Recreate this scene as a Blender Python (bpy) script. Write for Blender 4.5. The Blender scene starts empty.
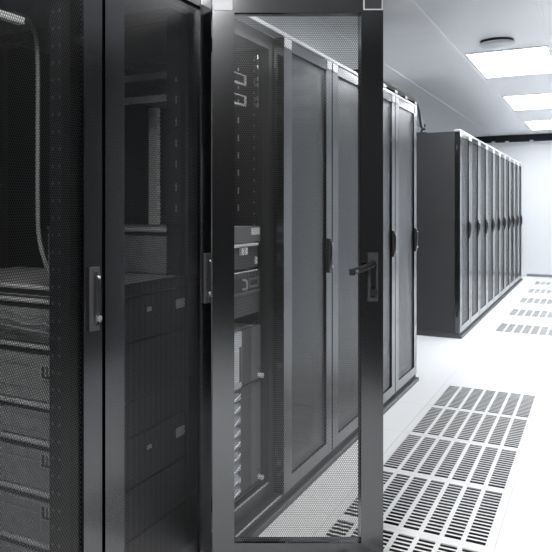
import bpy, bmesh, math, random
from mathutils import Vector, Matrix
random.seed(7)
C = bpy.context.scene.collection
PI = math.pi

# ------------------------------------------------------------------ helpers
class MB:
    def __init__(s): s.bm = bmesh.new()
    def box(s, x0, x1, y0, y1, z0, z1, bev=0.0):
        r = bmesh.ops.create_cube(s.bm, size=1.0)
        vs = r['verts']
        for v in vs:
            v.co = Vector((x0 if v.co.x < 0 else x1, y0 if v.co.y < 0 else y1, z0 if v.co.z < 0 else z1))
        if bev:
            es = list({e for v in vs for e in v.link_edges})
            bmesh.ops.bevel(s.bm, geom=es, offset=bev, segments=2, affect='EDGES', profile=0.5)
        return s
    def ring(s, x0, x1, y0, y1, z0, z1, hy0, hy1, hz0, hz1, bev=0.0):
        bm = s.bm
        def loop(x, a, b, c, d):
            return [bm.verts.new((x, a, c)), bm.verts.new((x, b, c)), bm.verts.new((x, b, d)), bm.verts.new((x, a, d))]
        fo, fi = loop(x1, y0, y1, z0, z1), loop(x1, hy0, hy1, hz0, hz1)
        bo, bi = loop(x0, y0, y1, z0, z1), loop(x0, hy0, hy1, hz0, hz1)
        for i in range(4):
            j = (i + 1) % 4
            bm.faces.new((fo[i], fo[j], fi[j], fi[i]))
            bm.faces.new((bo[j], bo[i], bi[i], bi[j]))
            bm.faces.new((bo[i], bo[j], fo[j], fo[i]))
            bm.faces.new((bi[j], bi[i], fi[i], fi[j]))
        if bev:
            es = [e for e in bm.edges if e.calc_face_angle(0) > 1.0 and (fo[0].co.x - 1e-6 < e.verts[0].co.x < fo[0].co.x + 1e-6) and abs(e.verts[1].co.x - x1) < 1e-6]
            bmesh.ops.bevel(bm, geom=es, offset=bev, segments=2, affect='EDGES', profile=0.5)
        return s
    def sheet(s, x0, x1, n, y0, y1, z0, z1):
        L = []
        for i in range(n):
            x = x1 + (x0 - x1) * i / (n - 1)
            q = [s.bm.verts.new((x, a, b)) for a, b in ((y0, z0), (y1, z0), (y1, z1), (y0, z1))]
            s.bm.faces.new(q)
            if L:
                for k in range(4): s.bm.faces.new((L[-1][k], L[-1][(k + 1) % 4], q[(k + 1) % 4], q[k]))
            L.append(q)
        return s
    def cyl(s, p0, p1, r0, r1=None, n=20):
        r1 = r0 if r1 is None else r1
        p0, p1 = Vector(p0), Vector(p1)
        d = p1 - p0
        m = Matrix.Translation((p0 + p1) / 2) @ d.to_track_quat('Z', 'Y').to_matrix().to_4x4()
        bmesh.ops.create_cone(s.bm, cap_ends=True, segments=n, radius1=r0, radius2=r1, depth=d.length, matrix=m)
        return s
    def tube(s, pts, r, n=8):
        pts = [Vector(p) for p in pts]
        rings = []
        for i, p in enumerate(pts):
            t = (pts[min(i + 1, len(pts) - 1)] - pts[max(i - 1, 0)]).normalized()
            up = Vector((0.31, 0.2, 0.93)) if abs(t.z) < 0.9 else Vector((0, 1, 0.05))
            a = t.cross(up).normalized(); b = t.cross(a)
            rings.append([s.bm.verts.new(p + r * (math.cos(2 * PI * k / n) * a + math.sin(2 * PI * k / n) * b)) for k in range(n)])
        for q, w in zip(rings, rings[1:]):
            for k in range(n):
                s.bm.faces.new((q[k], q[(k + 1) % n], w[(k + 1) % n], w[k]))
        s.bm.faces.new(rings[0]); s.bm.faces.new(rings[-1])
        return s
    def lathe(s, prof, n=40, c=(0, 0, 0)):
        rings = []
        for r, z in prof:
            rings.append([s.bm.verts.new((c[0] + r * math.cos(2 * PI * k / n), c[1] + r * math.sin(2 * PI * k / n), c[2] + z)) for k in range(n)])
        for q, w in zip(rings, rings[1:]):
            for k in range(n):
                s.bm.faces.new((q[k], q[(k + 1) % n], w[(k + 1) % n], w[k]))
        s.bm.faces.new(rings[0]); s.bm.faces.new(rings[-1])
        return s
    def build(s, name, mat, parent=None, loc=(0, 0, 0), smooth=False):
        bmesh.ops.recalc_face_normals(s.bm, faces=s.bm.faces)
        me = bpy.data.meshes.new(name); s.bm.to_mesh(me); s.bm.free()
        me.materials.append(mat)
        if smooth:
            for p in me.polygons: p.use_smooth = True
        o = bpy.data.objects.new(name, me); C.objects.link(o)
        o.location = loc
        if parent: o.parent = parent
        return o

def spline(pts, n=10):
    P = [Vector(p) for p in pts]; P = [2 * P[0] - P[1]] + P + [2 * P[-1] - P[-2]]
    out = []
    for i in range(1, len(P) - 2):
        for k in range(n):
            t = k / n
            a, b, c, d = P[i - 1], P[i], P[i + 1], P[i + 2]
            out.append(0.5 * (2 * b + (c - a) * t + (2 * a - 5 * b + 4 * c - d) * t * t + (3 * b - a - 3 * c + d) * t ** 3))
    out.append(P[-2])
    return out

def tag(o, label, cat, group=None):
    o['label'] = label; o['category'] = cat
    if group: o['group'] = group
    return o
def thing(name, label, cat, loc=(0, 0, 0), rotz=0, group=None):
    o = bpy.data.objects.new(name, None); C.objects.link(o)
    o.location = loc; o.rotation_euler = (0, 0, rotz); o.empty_display_size = 0.1
    return tag(o, label, cat, group)
def struct(mb, name, mat):
    o = mb.build(name, mat); o['kind'] = 'structure'; return o
def dup(root, loc, label, rotz=None):
    def cp(o, parent):
        c = o.copy(); C.objects.link(c)
        if parent: c.parent = parent
        for ch in list(o.children): cp(ch, c)
        return c
    r = cp(root, None); r.location = loc; r['label'] = label
    return r

# ------------------------------------------------------------------ materials
def mat(name, col, rough=0.5, metal=0.0, spec=0.5, noise=0.0, nscale=60, coat=0.0):
    m = bpy.data.materials.new(name); m.use_nodes = True
    nt = m.node_tree; b = nt.nodes['Principled BSDF']
    b.inputs['Base Color'].default_value = (*col, 1)
    b.inputs['Roughness'].default_value = rough
    b.inputs['Metallic'].default_value = metal
    b.inputs['Specular IOR Level'].default_value = spec
    if noise:
        tc = nt.nodes.new('ShaderNodeTexCoord'); n = nt.nodes.new('ShaderNodeTexNoise')
        n.inputs['Scale'].default_value = nscale; n.inputs['Detail'].default_value = 4
        mr = nt.nodes.new('ShaderNodeMapRange')
        mr.inputs['To Min'].default_value = 1 - noise; mr.inputs['To Max'].default_value = 1 + noise
        mx = nt.nodes.new('ShaderNodeVectorMath'); mx.operation = 'SCALE'
        mx.inputs[0].default_value = col
        nt.links.new(tc.outputs['Object'], n.inputs['Vector'])
        nt.links.new(n.outputs['Fac'], mr.inputs['Value'])
        nt.links.new(mr.outputs['Result'], mx.inputs['Scale'])
        nt.links.new(mx.outputs['Vector'], b.inputs['Base Color'])
    return m

def emit(name, col, strength):
    m = bpy.data.materials.new(name); m.use_nodes = True
    nt = m.node_tree; nt.nodes.clear()
    e = nt.nodes.new('ShaderNodeEmission'); o = nt.nodes.new('ShaderNodeOutputMaterial')
    e.inputs[0].default_value = (*col, 1); e.inputs[1].default_value = strength
    nt.links.new(e.outputs[0], o.inputs[0]); return m

def hexmesh(name, col, pitch, ratio, rough=0.4, metal=0.0, spec=0.5):
    """sheet steel punched with hexagonal holes in a staggered lattice (local y,z plane)"""
    m = mat(name, col, rough, metal, spec)
    nt = m.node_tree; N = nt.nodes; L = nt.links
    b = N['Principled BSDF']; out = N['Material Output']
    tc = N.new('ShaderNodeTexCoord'); sp = N.new('ShaderNodeSeparateXYZ'); L.new(tc.outputs['Object'], sp.inputs[0])
    def M(op, a, b_=None, c=None):
        n = N.new('ShaderNodeMath'); n.operation = op
        for i, v in enumerate((a, b_, c)):
            if v is None: continue
            if isinstance(v, (int, float)): n.inputs[i].default_value = v
            else: L.new(v, n.inputs[i])
        return n.outputs[0]
    S3 = math.sqrt(3)
    x = M('ADD', M('DIVIDE', sp.outputs['Y'], pitch), 100.0)
    y = M('ADD', M('DIVIDE', sp.outputs['Z'], pitch), 100.0)
    def cell(ox, oy):
        gx = M('SUBTRACT', M('FLOORED_MODULO', M('ADD', x, ox), 1.0), 0.5)
        gy = M('SUBTRACT', M('FLOORED_MODULO', M('ADD', y, oy), S3), S3 / 2)
        ax, ay = M('ABSOLUTE', gx), M('ABSOLUTE', gy)
        return M('MAXIMUM', ax, M('ADD', M('MULTIPLY', ax, 0.5), M('MULTIPLY', ay, S3 / 2)))
    d = M('MINIMUM', cell(0, 0), cell(0.5, S3 / 2))
    hole = M('LESS_THAN', d, 0.5 * ratio)
    tr = N.new('ShaderNodeBsdfTransparent'); mx = N.new('ShaderNodeMixShader')
    L.new(hole, mx.inputs[0]); L.new(b.outputs[0], mx.inputs[1]); L.new(tr.outputs[0], mx.inputs[2])
    L.new(mx.outputs[0], out.inputs[0])
    return m

def lines_mat(name, col, line, axis, period, width, off=0.0, rough=0.5, axis2=None, period2=1, off2=0.0, spec=0.5, coord='Object'):
    m = mat(name, col, rough, 0, spec)
    nt = m.node_tree; N = nt.nodes; L = nt.links; b = N['Principled BSDF']
    tc = N.new('ShaderNodeTexCoord'); sp = N.new('ShaderNodeSeparateXYZ'); L.new(tc.outputs[coord], sp.inputs[0])
    def ln(ax, per, of):
        a = N.new('ShaderNodeMath'); a.operation = 'SUBTRACT'; L.new(sp.outputs[ax], a.inputs[0]); a.inputs[1].default_value = of - width / 2
        f = N.new('ShaderNodeMath'); f.operation = 'FLOORED_MODULO'; L.new(a.outputs[0], f.inputs[0]); f.inputs[1].default_value = per
        g = N.new('ShaderNodeMath'); g.operation = 'LESS_THAN'; L.new(f.outputs[0], g.inputs[0]); g.inputs[1].default_value = width
        return g.outputs[0]
    k = ln(axis, period, off)
    if axis2:
        k2 = ln(axis2, period2, off2)
        mm = N.new('ShaderNodeMath'); mm.operation = 'MAXIMUM'; L.new(k, mm.inputs[0]); L.new(k2, mm.inputs[1]); k = mm.outputs[0]
    mx = N.new('ShaderNodeMix'); mx.data_type = 'RGBA'
    mx.inputs[6].default_value = (*col, 1); mx.inputs[7].default_value = (*line, 1)
    L.new(k, mx.inputs[0]); L.new(mx.outputs[2], b.inputs['Base Color'])
    return m

P = 0.613          # pitch of the near row
TY0 = 2.736        # a floor seam across the aisle
TX0 = -0.924       # a floor seam along the aisle
M_door = mat('door_steel', (0.140, 0.143, 0.149), 0.18, 1.0, 0.5, 0.08, 500)
M_mesh = hexmesh('perforated_steel', (0.18, 0.183, 0.188), 0.0072, 0.85, 0.28, 1.0, 0.5)
M_frame = mat('rack_steel', (0.10, 0.102, 0.106), 0.42, 0.8, 0.5, 0.05, 300)
M_side = mat('side_panel_steel', (0.040, 0.040, 0.042), 0.5, 0, 0.4, 0.05, 200)
M_dark = mat('inner_black_steel', (0.018, 0.018, 0.020), 0.5)
M_trim = mat('light_trim', (0.52, 0.54, 0.57), 0.32, 0.2)
M_cap = mat('light_cap', (0.66, 0.68, 0.71), 0.4)
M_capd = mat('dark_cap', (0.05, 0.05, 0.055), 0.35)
M_black = mat('black_plastic', (0.012, 0.012, 0.013), 0.35)
M_handle = mat('handle_grey', (0.045, 0.046, 0.05), 0.3)
M_chrome = mat('zinc', (0.78, 0.80, 0.82), 0.22, 0.9)
M_galv = mat('galvanised_chassis', (0.66, 0.67, 0.69), 0.40, 0.0, 0.5, 0.3, 30)
M_galvd = mat('chassis_dark_strip', (0.06, 0.062, 0.066), 0.5, 0.2)  # one dark grey for rail channels, the switch face and shelf plates
M_railz = mat('slide_rail', (0.95, 0.955, 0.965), 0.35)  # near white; stands in for the specular shine of the slide rails
M_lit_slots = lines_mat('lit_slot_paint', (0.018, 0.018, 0.02), (0.5, 0.51, 0.53), 'Z', 0.072, 0.026, rough=0.4)  # pale dashes paint the light showing through the rail slots
M_lit_holes = lines_mat('lit_hole_paint', (0.018, 0.018, 0.02), (0.22, 0.225, 0.235), 'Z', 0.0445, 0.008, rough=0.4)  # lighter marks paint light coming through the small rail holes
M_bez = lines_mat('ribbed_bezel', (0.070, 0.072, 0.075), (0.012, 0.012, 0.013), 'Y', 0.030, 0.010, rough=0.45)
M_stick = mat('sticker', (0.90, 0.91, 0.93), 0.6)
M_print = mat('sticker_print', (0.10, 0.10, 0.11), 0.6)
M_white = mat('white_label', (0.86, 0.88, 0.90), 0.5)
M_silver = mat('silver_face', (0.62, 0.64, 0.68), 0.3, 0.4)
M_blade = mat('silver_blade', (0.72, 0.75, 0.80), 0.22, 0.7, 0.5, 0.25, 18)
M_grey = mat('grey_face', (0.16, 0.165, 0.175), 0.45, 0.0, 0.5, 0.05, 120)
M_vmesh = lines_mat('vent_mesh', (0.035, 0.035, 0.037), (0.11, 0.11, 0.12), 'Z', 0.012, 0.0035, rough=0.5, axis2='Y', period2=0.012)
M_port = lines_mat('port_panel', (0.10, 0.105, 0.11), (0.02, 0.02, 0.02), 'Y', 0.03, 0.018, rough=0.4)
M_cable = mat('grey_cable', (0.55, 0.56, 0.58), 0.45)
M_cabled = mat('black_cable', (0.03, 0.03, 0.032), 0.45)
M_vent = mat('vent_enamel', (0.84, 0.85, 0.86), 0.4)
M_floor = lines_mat('white_floor_panels', (0.86, 0.87, 0.885), (0.62, 0.63, 0.65), 'X', 0.6, 0.0028, TX0, 0.38, 'Y', 0.6, TY0)
M_pit = mat('plenum', (0.012, 0.012, 0.013), 0.8)
M_wall = lines_mat('white_wall_panels', (0.74, 0.76, 0.785), (0.74, 0.76, 0.79), 'X', 0.30, 0.004, 0.05, 0.5)
M_wallp = mat('white_wall', (0.80, 0.81, 0.83), 0.6)
M_walld = mat('dark_unseen_wall', (0.035, 0.036, 0.037), 0.6)  # very dark, so that the near doors mirror little light
M_ceil = mat('ceiling_metal', (0.93, 0.945, 0.965), 0.36, 0.25, 0.5, 0.0, 3)
def streak(m, amount):
    nt = m.node_tree; N = nt.nodes; L = nt.links; b = N['Principled BSDF']
    tc = N.new('ShaderNodeTexCoord'); mp = N.new('ShaderNodeMapping'); n = N.new('ShaderNodeTexNoise'); mr = N.new('ShaderNodeMapRange')
    mp.inputs['Scale'].default_value = (0.35, 3.0, 1.0); n.inputs['Scale'].default_value = 1.6; n.inputs['Detail'].default_value = 5
    mr.inputs['To Min'].default_value = 0.36 - amount; mr.inputs['To Max'].default_value = 0.36 + amount
    L.new(tc.outputs['Object'], mp.inputs[0]); L.new(mp.outputs[0], n.inputs['Vector']); L.new(n.outputs['Fac'], mr.inputs['Value']); L.new(mr.outputs[0], b.inputs['Roughness'])
    bp = N.new('ShaderNodeBump'); bp.inputs['Strength'].default_value = 0.25; bp.inputs['Distance'].default_value = 0.02
    L.new(n.outputs['Fac'], bp.inputs['Height']); L.new(bp.outputs[0], b.inputs['Normal'])
streak(M_ceil, 0.15)
M_bar = mat('ceiling_bar_white', (0.95, 0.96, 0.97), 0.4)
M_base = mat('skirting', (0.22, 0.23, 0.24), 0.5)
M_tray = mat('black_tray', (0.015, 0.0155, 0.017), 0.7, 0, 0.2)
M_glow = emit('diffuser_glow', (0.95, 0.975, 1.0), 11.5)

# ------------------------------------------------------------------ room
XF = -1.112        # plane of the rack doors
HC = 2.48         # ceiling
YB = 13.75          # back wall
x_lo, x_hi, y_lo = -2.45, 1.2, -1.9
vents_y = [2.736 + 0.6 * k for k in (-1, 0, 1, 2, 3)] + [2.736 + 0.6 * k for k in (8, 10, 12, 14, 16)]
VH = [(TX0, TX0 + 0.6, v, v + 0.6) for v in vents_y ]
xs = sorted({x_lo, x_hi, TX0, TX0 + 0.6})
ys = sorted({round(v, 4) for v in [y_lo, YB] + [a for h in VH for a in (h[2], h[3])] if v <= YB + 1e-6})
mb = MB()
for i in range(len(xs) - 1):
    for j in range(len(ys) - 1):
        cx, cy = (xs[i] + xs[i + 1]) / 2, (ys[j] + ys[j + 1]) / 2
        if any(h[0] < cx < h[1] and h[2] < cy < h[3] for h in VH): continue
        mb.box(xs[i], xs[i + 1], ys[j], ys[j + 1], -0.035, 0)
struct(mb, 'floor', M_floor)
struct(MB().box(x_lo, x_hi, y_lo, YB, -0.62, -0.58), 'floor', M_pit).name = 'floor_lower'
struct(MB().box(x_lo, x_hi, y_lo, YB + 0.1, HC, HC + 0.05), 'ceiling', M_ceil)
struct(MB().box(x_lo, x_hi, YB, YB + 0.1, -0.6, HC), 'wall_back', M_wall)
struct(MB().box(x_lo - 0.1, x_lo, y_lo, YB + 0.1, -0.6, HC), 'wall_left', M_wallp)
struct(MB().box(x_lo, x_hi, y_lo - 0.1, y_lo, -0.6, HC), 'wall_front', M_walld)
struct(MB().box(x_hi, x_hi + 0.1, 5.0, YB + 0.1, -0.6, HC), 'wall_right', M_wallp)
struct(MB().box(x_hi, x_hi + 0.1, y_lo, 5.0, -0.6, HC), 'wall_right', M_walld)  # unseen dark stretch in place of opposite racks, darkens the door reflections
struct(MB().box(XF + 0.02, x_hi, YB - 0.012, YB, 0, 0.045), 'baseboard_back', M_base)
for n, (bx, w) in enumerate(((-0.985, 0.022), (-0.342, 0.014), (-0.318, 0.010), (-1.63, 0.02))):
    struct(MB().box(bx - w / 2, bx + w / 2, y_lo, YB, HC - 0.004, HC), 'trim_%d' % (n + 1), M_bar)

# ------------------------------------------------------------------ ceiling lights
def ceiling_light(y0, y1, label):
    x0, x1 = -0.935, -0.350
    t = thing('ceiling_light', label, 'ceiling light', ((x0 + x1) / 2, (y0 + y1) / 2, HC - 0.012), 0, 'flat ceiling lights over the aisle')
    hx, hy = (x1 - x0) / 2, (y1 - y0) / 2
    m = MB()
    for a in ((-hx - .008, -hx, -hy - .008, hy + .008), (hx, hx + .008, -hy - .008, hy + .008), (-hx, hx, -hy - .008, -hy), (-hx, hx, hy, hy + .008)):
        m.box(*a, 0, 0.012)
    m.build('light_frame', M_bar, t)
    MB().box(-hx, hx, -hy, hy, 0.002, 0.011).build('diffuser', M_glow, t)
    return t
ceiling_light(6.17, 7.36, 'large glowing square ceiling light nearest the viewer, beside the smoke detector')
ceiling_light(8.77, 10.03, 'middle glowing ceiling light, between the nearest and the farthest panel')
ceiling_light(11.50, 12.75, 'smallest glowing ceiling light farthest away, just before the back wall')
def lamp(name, x, y, sx, sy, power):
    l = bpy.data.lights.new(name, 'AREA'); l.shape = 'RECTANGLE'; l.size = sx; l.size_y = sy; l.energy = power; l.color = (1.0, 0.985, 0.965)
    o = bpy.data.objects.new(name, l); C.objects.link(o); o.location = (x, y, HC - 0.015)
lamp('added_fill_lamp', -0.66, 3.55, 0.555, 1.2, 12)  # unseen lamp added above the near aisle as extra light
lamp('added_fill_lamp', -0.45, 0.20, 0.555, 1.2, 44)  # unseen lamp added to brighten the near racks and their insides

sd = thing('smoke_detector', 'white round smoke detector with dark rim on the ceiling before the nearest light', 'smoke detector', (-0.665, 5.80, HC))
MB().lathe([(0.114, 0), (0.118, -0.002), (0.118, -0.014), (0.112, -0.016)]).build('detector_base', M_black, sd, smooth=True)
MB().lathe([(0.108, -0.014), (0.124, -0.020), (0.124, -0.034), (0.100, -0.046), (0.020, -0.050)]).build('detector_head', M_cap, sd, smooth=True)

# ------------------------------------------------------------------ floor vents
NS, SW = 17, 7
def vent_mesh():
    m = MB()
    lo, hi = 0.0385, 0.5675          # opening span across
    ylo, yhi = 0.030, 0.572
    m.box(0.001, lo, 0.001, 0.599, -0.005, 0.0); m.box(hi, 0.599, 0.001, 0.599, -0.005, 0.0)
    m.box(lo, hi, 0.001, ylo, -0.005, 0.0); m.box(lo, hi, yhi, 0.599, -0.005, 0.0)
    w = (hi - lo) / SW
    for k in range(1, SW):
        m.box(lo + k * w - 0.0085, lo + k * w + 0.0085, ylo, yhi, -0.002, 0.0)
    d = (yhi - ylo) / NS
    for k in range(SW):
        a, b = lo + k * w + (0.0085 if k else 0), lo + (k + 1) * w - (0.0085 if k < SW - 1 else 0)
        for j in range(1, NS):
            m.box(a, b, ylo + j * d - 0.0054, ylo + j * d + 0.0054, -0.0016, -0.0005)
    return m
near_names = {-1: 'white slotted floor vent closest to the viewer, cut by the lower frame edge',
              0: 'white slotted floor vent second from the viewer, slots widely spread',
              1: 'white slotted floor vent third from the viewer, middle of the near strip of five',
              2: 'white slotted floor vent fourth from the viewer in the near strip',
              3: 'white slotted floor vent at the far end of the near strip of five'}
far_names = {8: 'white slotted floor vent alone in the aisle, first one beyond the near strip',
             10: 'white slotted floor vent, second of the five spaced out beside the far row',
             12: 'white slotted floor vent, middle one of the five spaced out beside the far row',
             14: 'white slotted floor vent fourth of the five spaced out, second from the back wall',
             16: 'tiny looking white slotted floor vent farthest away, nearest the back wall'}
v0 = None
for grp, names in (('slotted floor vents in the near strip', near_names), ('slotted floor vents spaced out along the far aisle', far_names)):
    for k, lab in names.items():
        y = TY0 + 0.6 * k
        if v0 is None:
            v0 = vent_mesh().build('floor_vent', M_vent); o = v0
        else:
            o = v0.copy(); C.objects.link(o)
        o.location = (TX0, y, 0); tag(o, lab, 'floor vent', grp)

# ------------------------------------------------------------------ racks
DZ0, DZ1 = 0.052, 1.922            # door bottom, top
MZ0, MZ1 = 0.108, 1.876            # perforated panel
ST = 0.073                         # stile
TH = 0.045
def make_door(rack, W, loc, rotz=0.0, swung=False):
    SL, SR = (0.073, 0.073) if swung else (0.086, 0.075)
    d = MB().ring(-TH, 0, 0, W, DZ0, DZ1, SL, W - SR, MZ0, MZ1, 0.004).build('door', M_door, rack, loc)
    d.rotation_euler = (0, 0, rotz)
    MB().sheet(-0.0104, -0.009, 5, SL + .0005, W - SR - .0005, MZ0 + .0005, MZ1 - .0005).build('perforated_panel', M_mesh, d)
    MB().box(-TH + .01, 0.003, 0.002, SL - 0.006, MZ1 + 0.008, DZ1 + 0.001, 0.002).build('corner_cap', M_cap, d)['label'] = 'light grey corner cap'
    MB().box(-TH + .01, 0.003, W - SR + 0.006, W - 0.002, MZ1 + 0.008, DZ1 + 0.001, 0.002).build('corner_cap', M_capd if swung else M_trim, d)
    if swung:
        MB().ring(0.003, 0.0042, W - SR + 0.006, W - 0.002, MZ1 + 0.008, DZ1 + 0.001, W - SR + 0.010, W - 0.006, MZ1 + 0.012, DZ1 - 0.003).build('cap_outline', M_cap, d)
    # swing handle on the free stile
    yc = W - 0.036
    hz0, hz1 = 0.915, 1.077
    MB().ring(0, 0.008, yc - 0.017, yc + 0.017, hz0, hz1, yc - 0.008, yc + 0.010, hz0 + 0.012, hz1 - 0.028, 0.002).build('handle_plate', M_handle, d)
    if not swung:
        m = MB()
        zs_ = [hz0 + 0.010 + (hz1 - hz0 - 0.022) * k / 8 for k in range(9)]
        prof = [0.006, 0.011, 0.0135, 0.015, 0.016, 0.016, 0.016, 0.0145, 0.010]
        rows = [[m.bm.verts.new((x_, yc + w_, z_)) for x_, w_ in ((0.0, -0.0075), (p_ - 0.002, -0.0075), (p_, -0.005), (p_, 0.005), (p_ - 0.002, 0.0075), (0.0, 0.0075))] for z_, p_ in zip(zs_, prof)]
        for a_, b_ in zip(rows, rows[1:]):
            for k in range(6): m.bm.faces.new((a_[k], a_[(k + 1) % 6], b_[(k + 1) % 6], b_[k]))
        m.bm.faces.new(rows[0]); m.bm.faces.new(rows[-1])
        m.build('handle', M_black, d)
        MB().cyl((0.008, yc + 0.006, hz0 + 0.030), (0.0165, yc + 0.006, hz0 + 0.030), 0.0085, 0.0085).build('lock', M_chrome, d)['label'] = 'small chrome lock'
        MB().cyl((0.010, yc + 0.003, hz1 - 0.024), (0.0172, yc + 0.003, hz1 - 0.026), 0.0042).build('handle_pin', M_chrome, d)
    else:
        m = MB()
        pts = [(0.006, yc, hz1 - 0.036), (0.022, yc - 0.006, hz1 - 0.037), (0.034, yc - 0.030, hz1 - 0.046), (0.042, yc - 0.055, hz1 - 0.054), (0.046, yc - 0.082, hz1 - 0.061)]
        m.tube(spline(pts, 6), 0.0105, 12)
        m.box(0.037, 0.055, yc - 0.088, yc - 0.068, hz1 - 0.072, hz1 - 0.050, 0.004)
        m.build('handle', M_black, d, smooth=False)
        MB().cyl((0.050, yc - 0.064, hz1 - 0.057), (0.056, yc - 0.064, hz1 - 0.057), 0.005).build('handle_pin', M_grey, d)
        MB().cyl((0.002, yc + 0.001, hz0 + 0.030), (0.012, yc + 0.001, hz0 + 0.030), 0.013).build('lock', M_black, d)
    # hinges
    for hz in (0.20, 1.75):
        MB().cyl((-0.030, -0.005, hz), (-0.030, -0.005, hz + 0.05), 0.005, n=10).build('hinge', M_black, d)
    return d

def make_rack(label, y0, group, pitch=P, side_left=False, side_right=False, detail=False, door=True, rail_r=-0.222, slot_p=None):
    r = thing('server_rack', label, 'server rack', (XF, y0, 0), 0, group)
    D = 1.0
    xb = -TH - 0.003
    f = MB()
    g = 0.004
    for (xa, xc) in ((xb - 0.042, xb), (-D, -D + 0.042)):
        for (ya, yb) in ((g, 0.036), (pitch - 0.036, pitch - g)):
            f.box(xa, xc, ya, yb, 0.05, 1.905)
    for ya, yb in ((g, 0.036), (pitch - 0.036, pitch - g)):
        f.box(-D + 0.042, xb - 0.042, ya, yb, 0.05, 0.085)
        f.box(-D + 0.042, xb - 0.042, ya, yb, 1.87, 1.905)
    f.box(xb - 0.03, xb, 0.036, pitch - 0.036, 0.05, 0.105)
    f.box(xb - 0.03, xb, 0.036, pitch - 0.036, 1.870, 1.905)
    f.build('frame', M_frame, r)
    MB().box(-D, xb, g, pitch - g, 1.906, 1.926).build('top_panel', M_frame, r)
    MB().box(-D + .044, xb - 0.032, 0.037, pitch - 0.037, 0.052, 0.068).build('bottom_panel', M_dark, r)
    MB().box(-D - 0.012, -D - 0.001, g, pitch - g, 0.05, 1.926).build('rear_panel', M_dark, r)
    MB().box(xb, 0.0, g - 0.002, pitch - g + 0.002, 1.927, 1.944, 0.002).build('top_trim', M_trim, r)['label'] = 'light grey strip above the door'
    m = MB()
    m.box(-D, -0.008, 0.001, pitch - 0.001, 0.0, 0.048)
    m.box(-0.008, 0.016, 0.0005, pitch - 0.0005, 0.0, 0.024, 0.003)
    m.build('plinth', M_frame, r)
    if side_left: MB().box(-D, xb, -0.0015, g - 0.001, 0.05, 1.926).build('side_panel', M_side, r)
    if side_right: MB().box(-D, xb, pitch - g + 0.001, pitch + 0.006, 0.05, 1.926).build('side_panel', M_side, r)
    if detail:
        for s in (0, 1):
            ya = 0.068 if s == 0 else pitch - 0.072
            rail = MB()
            rail.box(-0.222 if s == 0 else rail_r, -0.080, ya, ya + 0.004, 0.09, 1.868)
            if s == 0: rail.box(-0.084, -0.080, 0.040, ya, 0.09, 1.868)
            else: rail.box(-0.084, -0.080, ya + 0.004, pitch - 0.040, 0.09, 1.868)
            ro = rail.build('mounting_rail', M_dark, r)
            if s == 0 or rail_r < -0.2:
                strips = ((-0.168, M_lit_slots, 1.20, 1.80, 'column of slots painted pale as if lit from behind'), (-0.097, M_lit_holes, 0.11, 1.85, 'column of small holes painted as if lit from behind'))
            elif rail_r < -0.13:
                strips = ((-0.097, M_lit_slots, 1.20, 1.66, 'column of slots painted pale as if lit from behind'),)
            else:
                strips = ((-0.110, M_lit_holes, 0.11, 1.85, 'column of small holes painted as if lit from behind'), (-0.088, M_lit_holes, 0.11, 1.85, 'column of small holes painted as if lit from behind'))
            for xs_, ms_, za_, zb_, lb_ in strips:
                MB().box(xs_ - 0.003, xs_ + 0.003, ya - 0.0008, ya + 0.0048, za_, zb_).build('lit_slot_strip' if ms_ is M_lit_slots else 'lit_hole_strip', ms_, ro)['label'] = lb_
    if door:
        make_door(r, pitch - 0.014, (0, 0.007, 0))
    else:
        MB().box(-0.066, -0.049, 0.037, 0.112, 0.06, 1.90, 0.003).build('hinge_post', M_frame, r)
        MB().box(-0.054, -0.047, 0.037, pitch - 0.037, 0.105, 0.108).build('sill_highlight', M_galv, r)  # pale strip added as the highlight at the foot of the opening
        MB().box(-0.012, -0.006, 0.004, pitch - 0.004, 0.048, 0.051).build('sill_highlight', M_galv, r)  # second pale strip, for the highlight on the plinth lip
    return r

GN = 'server racks of the near row'
GF = 'server racks of the far row'
YR = [1.470 + P * k for k in range(-1, 6)]
YR[0] += 0.013; YR[1] += 0.013
R1 = make_rack('black server rack at the left edge, a loose cable hanging behind its mesh door', YR[0], GN, side_left=True, detail=True, rail_r=-0.121)
R2 = make_rack('black closed server rack directly left of the open door, dark servers low inside', YR[1], GN, 0.599, detail=True, rail_r=-0.131)
R3 = make_rack('black server rack whose mesh door stands wide open into the aisle', YR[2], GN, detail=True, door=False)
make_door(R3, 0.569, (0.0, 0.000, 0), -math.radians(59.7), True)
R4 = make_rack('closed grey server rack, first one to the right of the open rack', YR[3], GN, side_left=True)
R5 = make_rack('closed grey server rack seen through the open door, partly behind its right stile', YR[4], GN)
dup(R5, (XF, YR[5], 0), 'server rack under the black cable tray, second from the end of the near row')
make_rack('server rack at the end of the near row, before the gap to the far row', YR[6], GN, side_right=True)
PF = 0.606
YF = [6.95 + PF * k for k in range(10)]
F1 = make_rack('first server rack of the far row, showing its broad dark side panel', YF[0], GF, PF, side_left=True)
F2 = make_rack('second server rack of the far row, counted from its broad dark side panel', YF[1], GF, PF)
ordn = ['second', 'third', 'fourth', 'fifth', 'sixth', 'seventh', 'eighth']
for k in range(1, 8):
    dup(F2, (XF, YF[k + 1], 0), '%s server rack of the far row, counted from its broad dark side panel' % ordn[k]) if k < 7 else dup(F2, (XF, YF[8], 0), 'last but one server rack of the far row before the white back wall')
dup(F2, (XF, YF[9], 0), 'last server rack of the far row, next to the white back wall')

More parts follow.
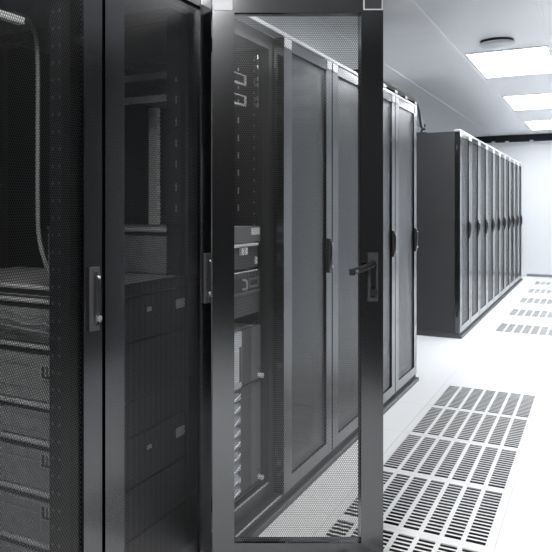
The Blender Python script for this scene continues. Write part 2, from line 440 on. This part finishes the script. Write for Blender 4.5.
# ------------------------------------------------------------------ servers
def server(name, label, cat, y0, z0, z1, group, kind, depth=0.70):
    """origin: rack front plane, left rack boundary, bottom of the unit"""
    t = thing(name, label, cat, (XF, y0, z0), 0, group)
    h = z1 - z0 - 0.004
    c0, c1 = 0.0865, P - 0.0865
    xf, xr = -0.092, -0.092 - depth
    m = MB()
    m.box(xr, xf, c0, c1, 0.002, h)
    if kind != 'top':
        m.box(xr + 0.02, xf - 0.20, c0 - 0.003, c0, h * 0.22, h * 0.55)
        m.box(xr + 0.02, xf - 0.36, c0 - 0.004, c0, h * 0.62, h * 0.80)
        m.box(xf - 0.34, xf - 0.16, c0 - 0.0035, c0, h * 0.62, h * 0.76)
    m.build('chassis', M_galv, t)
    MB().cyl((xr, c0 - 0.002, h - 0.008), (xf, c0 - 0.002, h - 0.008), 0.0065, n=14).build('slide_rail', M_railz, t, smooth=True)['label'] = 'bright slide rail'
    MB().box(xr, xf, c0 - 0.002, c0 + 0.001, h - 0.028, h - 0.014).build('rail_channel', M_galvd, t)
    return t, h, c0, c1, xf
def sticker(t, x0, x1, z0, z1, y):
    s = MB().box(x0, x1, y - 0.001, y, z0, z1).build('sticker', M_stick, t)
    m = MB(); w = x1 - x0; hh = z1 - z0
    for a, b, c, d in ((.12, .88, .12, .26), (.12, .30, .26, .88), (.42, .52, .26, .88), (.66, .88, .26, .46), (.66, .74, .46, .88), (.74, .88, .74, .88)):
        m.box(x0 + a * w, x0 + b * w, y - 0.0016, y - 0.001, z0 + c * hh, z0 + d * hh)
    m.build('sticker_print', M_print, s)

GS2 = 'servers stacked in the rack left of the open door'
y2 = YR[1]
spec2 = [
    (0.085, 0.255, 'lowest dark server in the stack behind the mesh door left of the open door'),
    (0.255, 0.405, 'second lowest dark server in the stack left of the open door, sticker on its side'),
    (0.405, 0.553, 'lower of two dark servers with a light face tag, left of the open door'),
    (0.553, 0.662, 'slim dark server right above the lower tagged server, left of the open door'),
    (0.662, 0.832, 'tall dark server just below the upper tagged one, sticker on its pale side'),
    (0.832, 0.965, 'upper of two dark servers with a light face tag, left of the open door'),
    (0.965, 1.005, 'slim top unit of the server stack left of the open door, pale lid showing'),
]
for i, (z0, z1, lab) in enumerate(spec2):
    t, h, c0, c1, xf = server('rack_server', lab, 'server', y2, z0, z1, GS2, 'top' if i == 6 else 'body')
    b = MB().box(xf, -0.070, 0.066, P - 0.066, 0.002, h, 0.003).build('bezel', M_bez, t)
    if i in (2, 5):
        zt = h * 0.55
        MB().box(-0.0705, -0.0690, 0.480, 0.555 - 0.02, zt - 0.004, zt + 0.026).build('face_tag', M_stick, t)['label'] = 'light face tag'
        MB().box(-0.0705, -0.0690, 0.310, 0.335, zt + 0.008, zt + 0.022).build('status_light', M_white, t)
        MB().box(-0.0705, -0.0690, 0.358, 0.364, zt - 0.002, zt + 0.026).build('button', M_grey, t)
    if i in (1, 2, 4):
        zs = min(h - 0.06, 0.065)
        sticker(t, -0.292, -0.234, zs, zs + 0.045, c0 - 0.0035)

GS3 = 'units in the open rack'
y3 = YR[2]
# top unit
t, h, c0, c1, xf = server('rack_server', 'topmost unit in the open rack, grey front with a white label in its corner', 'server', y3, 0.985, 1.155, GS3, 'body')
MB().box(xf, -0.072, 0.066, P - 0.066, 0.104, h, 0.002).build('upper_panel', M_grey, t)
MB().box(xf, -0.076, 0.10, P - 0.085, 0.002, 0.088, 0.002).build('lower_panel', M_vmesh, t)
MB().box(-0.078, -0.064, 0.085, P - 0.10, 0.090, 0.100, 0.002).build('grip_bar', M_stick, t)
MB().box(-0.0725, -0.0705, 0.460, 0.537, h - 0.033, h - 0.006).build('white_label', M_white, t)['label'] = 'white label'
for yy in (0.395, 0.36):
    MB().box(-0.078, -0.066, yy, yy + 0.02, 0.058, 0.086, 0.002).build('latch', M_stick, t)
MB().box(-0.080, -0.068, 0.500, 0.508, 0.016, 0.045).build('latch', M_stick, t)
# port unit
t, h, c0, c1, xf = server('rack_switch', 'middle unit in the open rack with rows of ports and loop handles', 'network switch', y3, 0.803, 0.983, GS3, 'body')
MB().box(xf, -0.074, 0.066, P - 0.066, 0.002, h, 0.002).build('face', M_galvd, t)
MB().box(-0.074, -0.0715, 0.080, P - 0.080, 0.006, 0.085).build('lower_grille', M_vmesh, t)
MB().box(-0.074, -0.068, 0.080, P - 0.080, 0.088, 0.096).build('ledge', M_grey, t)
MB().box(-0.074, -0.0715, 0.080, P - 0.080, 0.152, 0.170).build('port_row', M_port, t)
MB().box(-0.074, -0.0705, 0.090, P - 0.100, 0.172, h).build('trim_bar', M_stick, t)
for a in (0.385, 0.25, 0.12):
    m = MB(); m.tube(spline([(-0.074, a, 0.108), (-0.058, a, 0.110), (-0.055, a, 0.125), (-0.058, a, 0.142), (-0.074, a, 0.144)], 5), 0.004)
    m.build('loop_handle', M_galv, t, smooth=True)
MB().ring(-0.0745, -0.069, 0.43, 0.53, 0.106, 0.146, 0.442, 0.518, 0.116, 0.136).build('module_frame', M_grey, t)
# two tall silver units
def tall(label, z0, z1, blades):
    t, h, c0, c1, xf = server('blade_chassis', label, 'server', y3, z0, z1, GS3, 'body')
    MB().box(xf, -0.072, 0.462, P - 0.064, 0.006, h, 0.003).build('side_cheek', M_grey, t)
    MB().box(xf, -0.074, 0.372, 0.462, 0.006, h).build('vent_strip', M_vmesh, t)
    if not blades:
        f = MB().box(xf, -0.070, 0.066, 0.372, 0.006, h, 0.003).build('silver_panel', M_silver, t)
        MB().box(-0.0705, -0.0685, 0.22, 0.345, 0.035, h - 0.065).build('white_plate', M_white, t)['label'] = 'white plate'
        MB().box(-0.0705, -0.0680, 0.345, 0.364, 0.03, h - 0.06).build('dark_edge', M_black, t)
    else:
        k = 0; z = 0.008
        while z < h - 0.03:
            m = MB()
            z1_ = min(z + 0.042, h)
            m.box(xf, -0.074, 0.066, 0.370, z, z1_ - 0.003, 0.002)
            m.build('blade', M_blade if k % 2 else M_silver, t)
            m = MB(); m.tube([(-0.074, 0.20, z + 0.006), (-0.060, 0.26, z + 0.012), (-0.060, 0.33, z + 0.030), (-0.074, 0.362, z + 0.035)], 0.005)
            m.build('blade_handle', M_chrome, t, smooth=True)
            z += 0.045; k += 1
    MB().box(xf, -0.066, 0.07, P - 0.066, -0.002 + 0.002, 0.007).build('bottom_lip', M_black, t)
    MB().cyl((-0.072, P - 0.085, 0.022), (-0.052, P - 0.085, 0.022), 0.010, n=12).build('latch', M_white, t)['label'] = 'white latch knob'
    MB().cyl((-0.072, P - 0.100, 0.055), (-0.060, P - 0.100, 0.055), 0.005, n=12).build('screw', M_chrome, t)
tall('upper silver unit low in the open rack, with a white plate on its front', 0.530, 0.757, False)
tall('tall lower silver unit at the foot of the open rack, bright blade handles', 0.120, 0.528, True)

# cable guides high in the open rack
for z, lab in ((1.712, 'upper thin metal cable shelf high in the open rack'), (1.630, 'lower thin metal cable shelf high in the open rack, above the pale power strip')):
    t = thing('cable_shelf', lab, 'cable shelf', (XF, y3, z), 0, 'cable shelves in the open rack')
    MB().box(-0.42, -0.100, 0.075, 0.470, 0.0, 0.003).build('shelf_plate', M_galvd, t)
    MB().box(-0.102, -0.098, 0.075, 0.470, -0.004, 0.004).build('front_lip', M_galv, t)
    MB().box(-0.102, -0.098, 0.455, 0.470, -0.004, 0.036).build('bracket', M_galv, t)
    MB().box(-0.102, -0.098, 0.200, 0.470, 0.034, 0.038).build('guide_bar', M_galv, t)
    MB().box(-0.42, -0.225, 0.073, 0.077, -0.022, 0.003).build('side_lip', M_galv, t)
R3r = [c for c in R3.children if c.name.startswith('mounting_rail')][1]
for z in (1.835, 1.795, 1.745, 1.722, 1.667, 1.640):
    MB().box(-0.097, -0.078, P - 0.0765, P - 0.069, z - 0.008, z + 0.008, 0.001).build('cage_nut', M_chrome, R3r)
ps = thing('power_strip', 'pale upright power strip inside the open rack, seen through the mesh door beside it', 'power strip', (-1.50, y3 + 0.245, 1.16))
MB().box(-0.020, 0.020, -0.012, 0.012, 0, 0.455, 0.002).build('strip_body', M_railz, ps)
for k in range(7):
    MB().box(0.020, 0.0215, -0.008, 0.008, 0.03 + k * 0.06, 0.06 + k * 0.06).build('socket', M_cap, ps)

# loose cable and cables beside the stack in the left racks
def cable(label, pts, r, m, group=None):
    o = MB().tube(spline(pts, 12), r).build('cable', m, None, smooth=True)
    return tag(o, label, 'cable', group)
cx = 1.520
cable('loose grey cable hanging down beside the server stack behind the leftmost mesh door',
      [(-1.62, cx, 1.80), (-1.50, cx, 1.795), (-1.41, cx, 1.765), (-1.375, cx, 1.68), (-1.372, cx, 1.45), (-1.372, cx, 1.25), (-1.368, cx, 1.15), (-1.345, cx, 1.075), (-1.322, 1.53, 1.02), (-1.315, 1.548, 0.975)], 0.0065, M_cable)
for k, (dz, lab) in enumerate(((0.0, 'upper of three slack cables lying along the server side in the left rack'), (-0.018, 'middle of three slack cables lying along the server side in the left rack'), (-0.034, 'lowest of three slack cables lying along the server side in the left rack'))):
    cable(lab, [(-1.75, 1.545, 0.925 + dz), (-1.62, 1.543, 0.905 + dz), (-1.52, 1.545, 0.925 + dz * 1.4), (-1.43, 1.543, 0.905 + dz), (-1.37, 1.545, 0.92 + dz * 1.5), (-1.34, 1.545, 0.895 + dz)], 0.005, M_cable, 'slack cables beside the servers')
br = thing('light_streak_bar', 'short white bar standing in for a light streak at the top left behind the leftmost mesh door', 'bracket', (-1.22, 0.943, 1.675))  # bar added for a bright streak of reflected top light
MB().box(-0.010, 0.010, 0.0, 0.352, 0, 0.018, 0.002).build('streak_bar', M_railz, br)
MB().box(-0.016, 0.014, -0.001, 0.020, -0.012, 0.028, 0.002).build('streak_clip', M_galv, br)

# ------------------------------------------------------------------ cable tray on the near row and its cables
tr = thing('cable_tray', 'black cable tray lying on top of the last two near racks', 'cable tray', (XF, YR[5], 1.944))
MB().box(-0.10, -0.012, -0.05, 2 * P, 0.018, 0.046, 0.002).build('tray_rail', M_tray, tr)
for k in range(5):
    MB().box(-0.09, 0.006, 0.03 + k * 0.275, 0.10 + k * 0.275, 0.0, 0.018).build('tray_foot', M_black, tr)
cable('thin black cable dropping from the end of the black cable tray', [(-1.135, 5.15, 1.978), (-1.12, 5.19, 1.965), (-1.125, 5.27, 1.93), (-1.13, 5.34, 1.87), (-1.13, 5.38, 1.82), (-1.115, 5.42, 1.80)], 0.010, M_cabled)
st = thing('cable_stub', 'short upright black cable end on top of the far row corner', 'cable', (XF - 0.36, YF[0] + 0.06, 1.927))
MB().tube(spline([(0, 0, 0.0), (0.004, 0.0, 0.03), (0.03, 0, 0.05), (0.035, 0.0, 0.09)], 6), 0.010).build('cable_end', M_cabled, st, smooth=True)
MB().box(-0.06, 0.05, -0.02, 0.02, 0.0, 0.012, 0.003).build('cable_foot', M_cabled, st)

# dark rail where ceiling and back wall meet
rl = thing('ceiling_rail', 'long dark rail under the ceiling along the top of the white back wall', 'rail', (-0.6, YB - 0.07, HC - 0.004))
MB().box(-1.80, 1.75, -0.05, 0.05, -0.115, 0.0, 0.004).build('rail_profile', M_tray, rl)
for x in (-1.02, -0.80, -0.41, 0.05):
    MB().box(x - 0.03, x + 0.03, -0.056, -0.040, -0.128, -0.098, 0.004).build('rail_clip', M_cap, rl)['label'] = 'white clip'

# ------------------------------------------------------------------ camera and world
F, CX, CY, U1 = 708.0, 185.0, 206.0, 599.0
cam = bpy.data.cameras.new('camera'); co = bpy.data.objects.new('camera', cam); C.objects.link(co)
cam.sensor_width = 36; cam.lens = 36 * F / 552
cam.shift_x = (276 - CX) / 552; cam.shift_y = -(276 - CY) / 552
co.location = (0, 0, 1.232)
co.rotation_euler = (PI / 2, 0, math.atan((U1 - CX) / F))
cam.clip_start = 0.02
sc = bpy.context.scene
sc.camera = co
w = bpy.data.worlds.new('world'); sc.world = w; w.use_nodes = True
w.node_tree.nodes['Background'].inputs[0].default_value = (0.8, 0.88, 1, 1)
w.node_tree.nodes['Background'].inputs[1].default_value = 0.0
sc.cycles.transparent_max_bounces = 48
sc.cycles.max_bounces = 10; sc.cycles.diffuse_bounces = 6
sc.view_settings.view_transform = 'Standard'; sc.view_settings.look = 'None'
sc.view_settings.gamma = 1; sc.view_settings.use_curve_mapping = False
sc.view_settings.exposure = 1.12
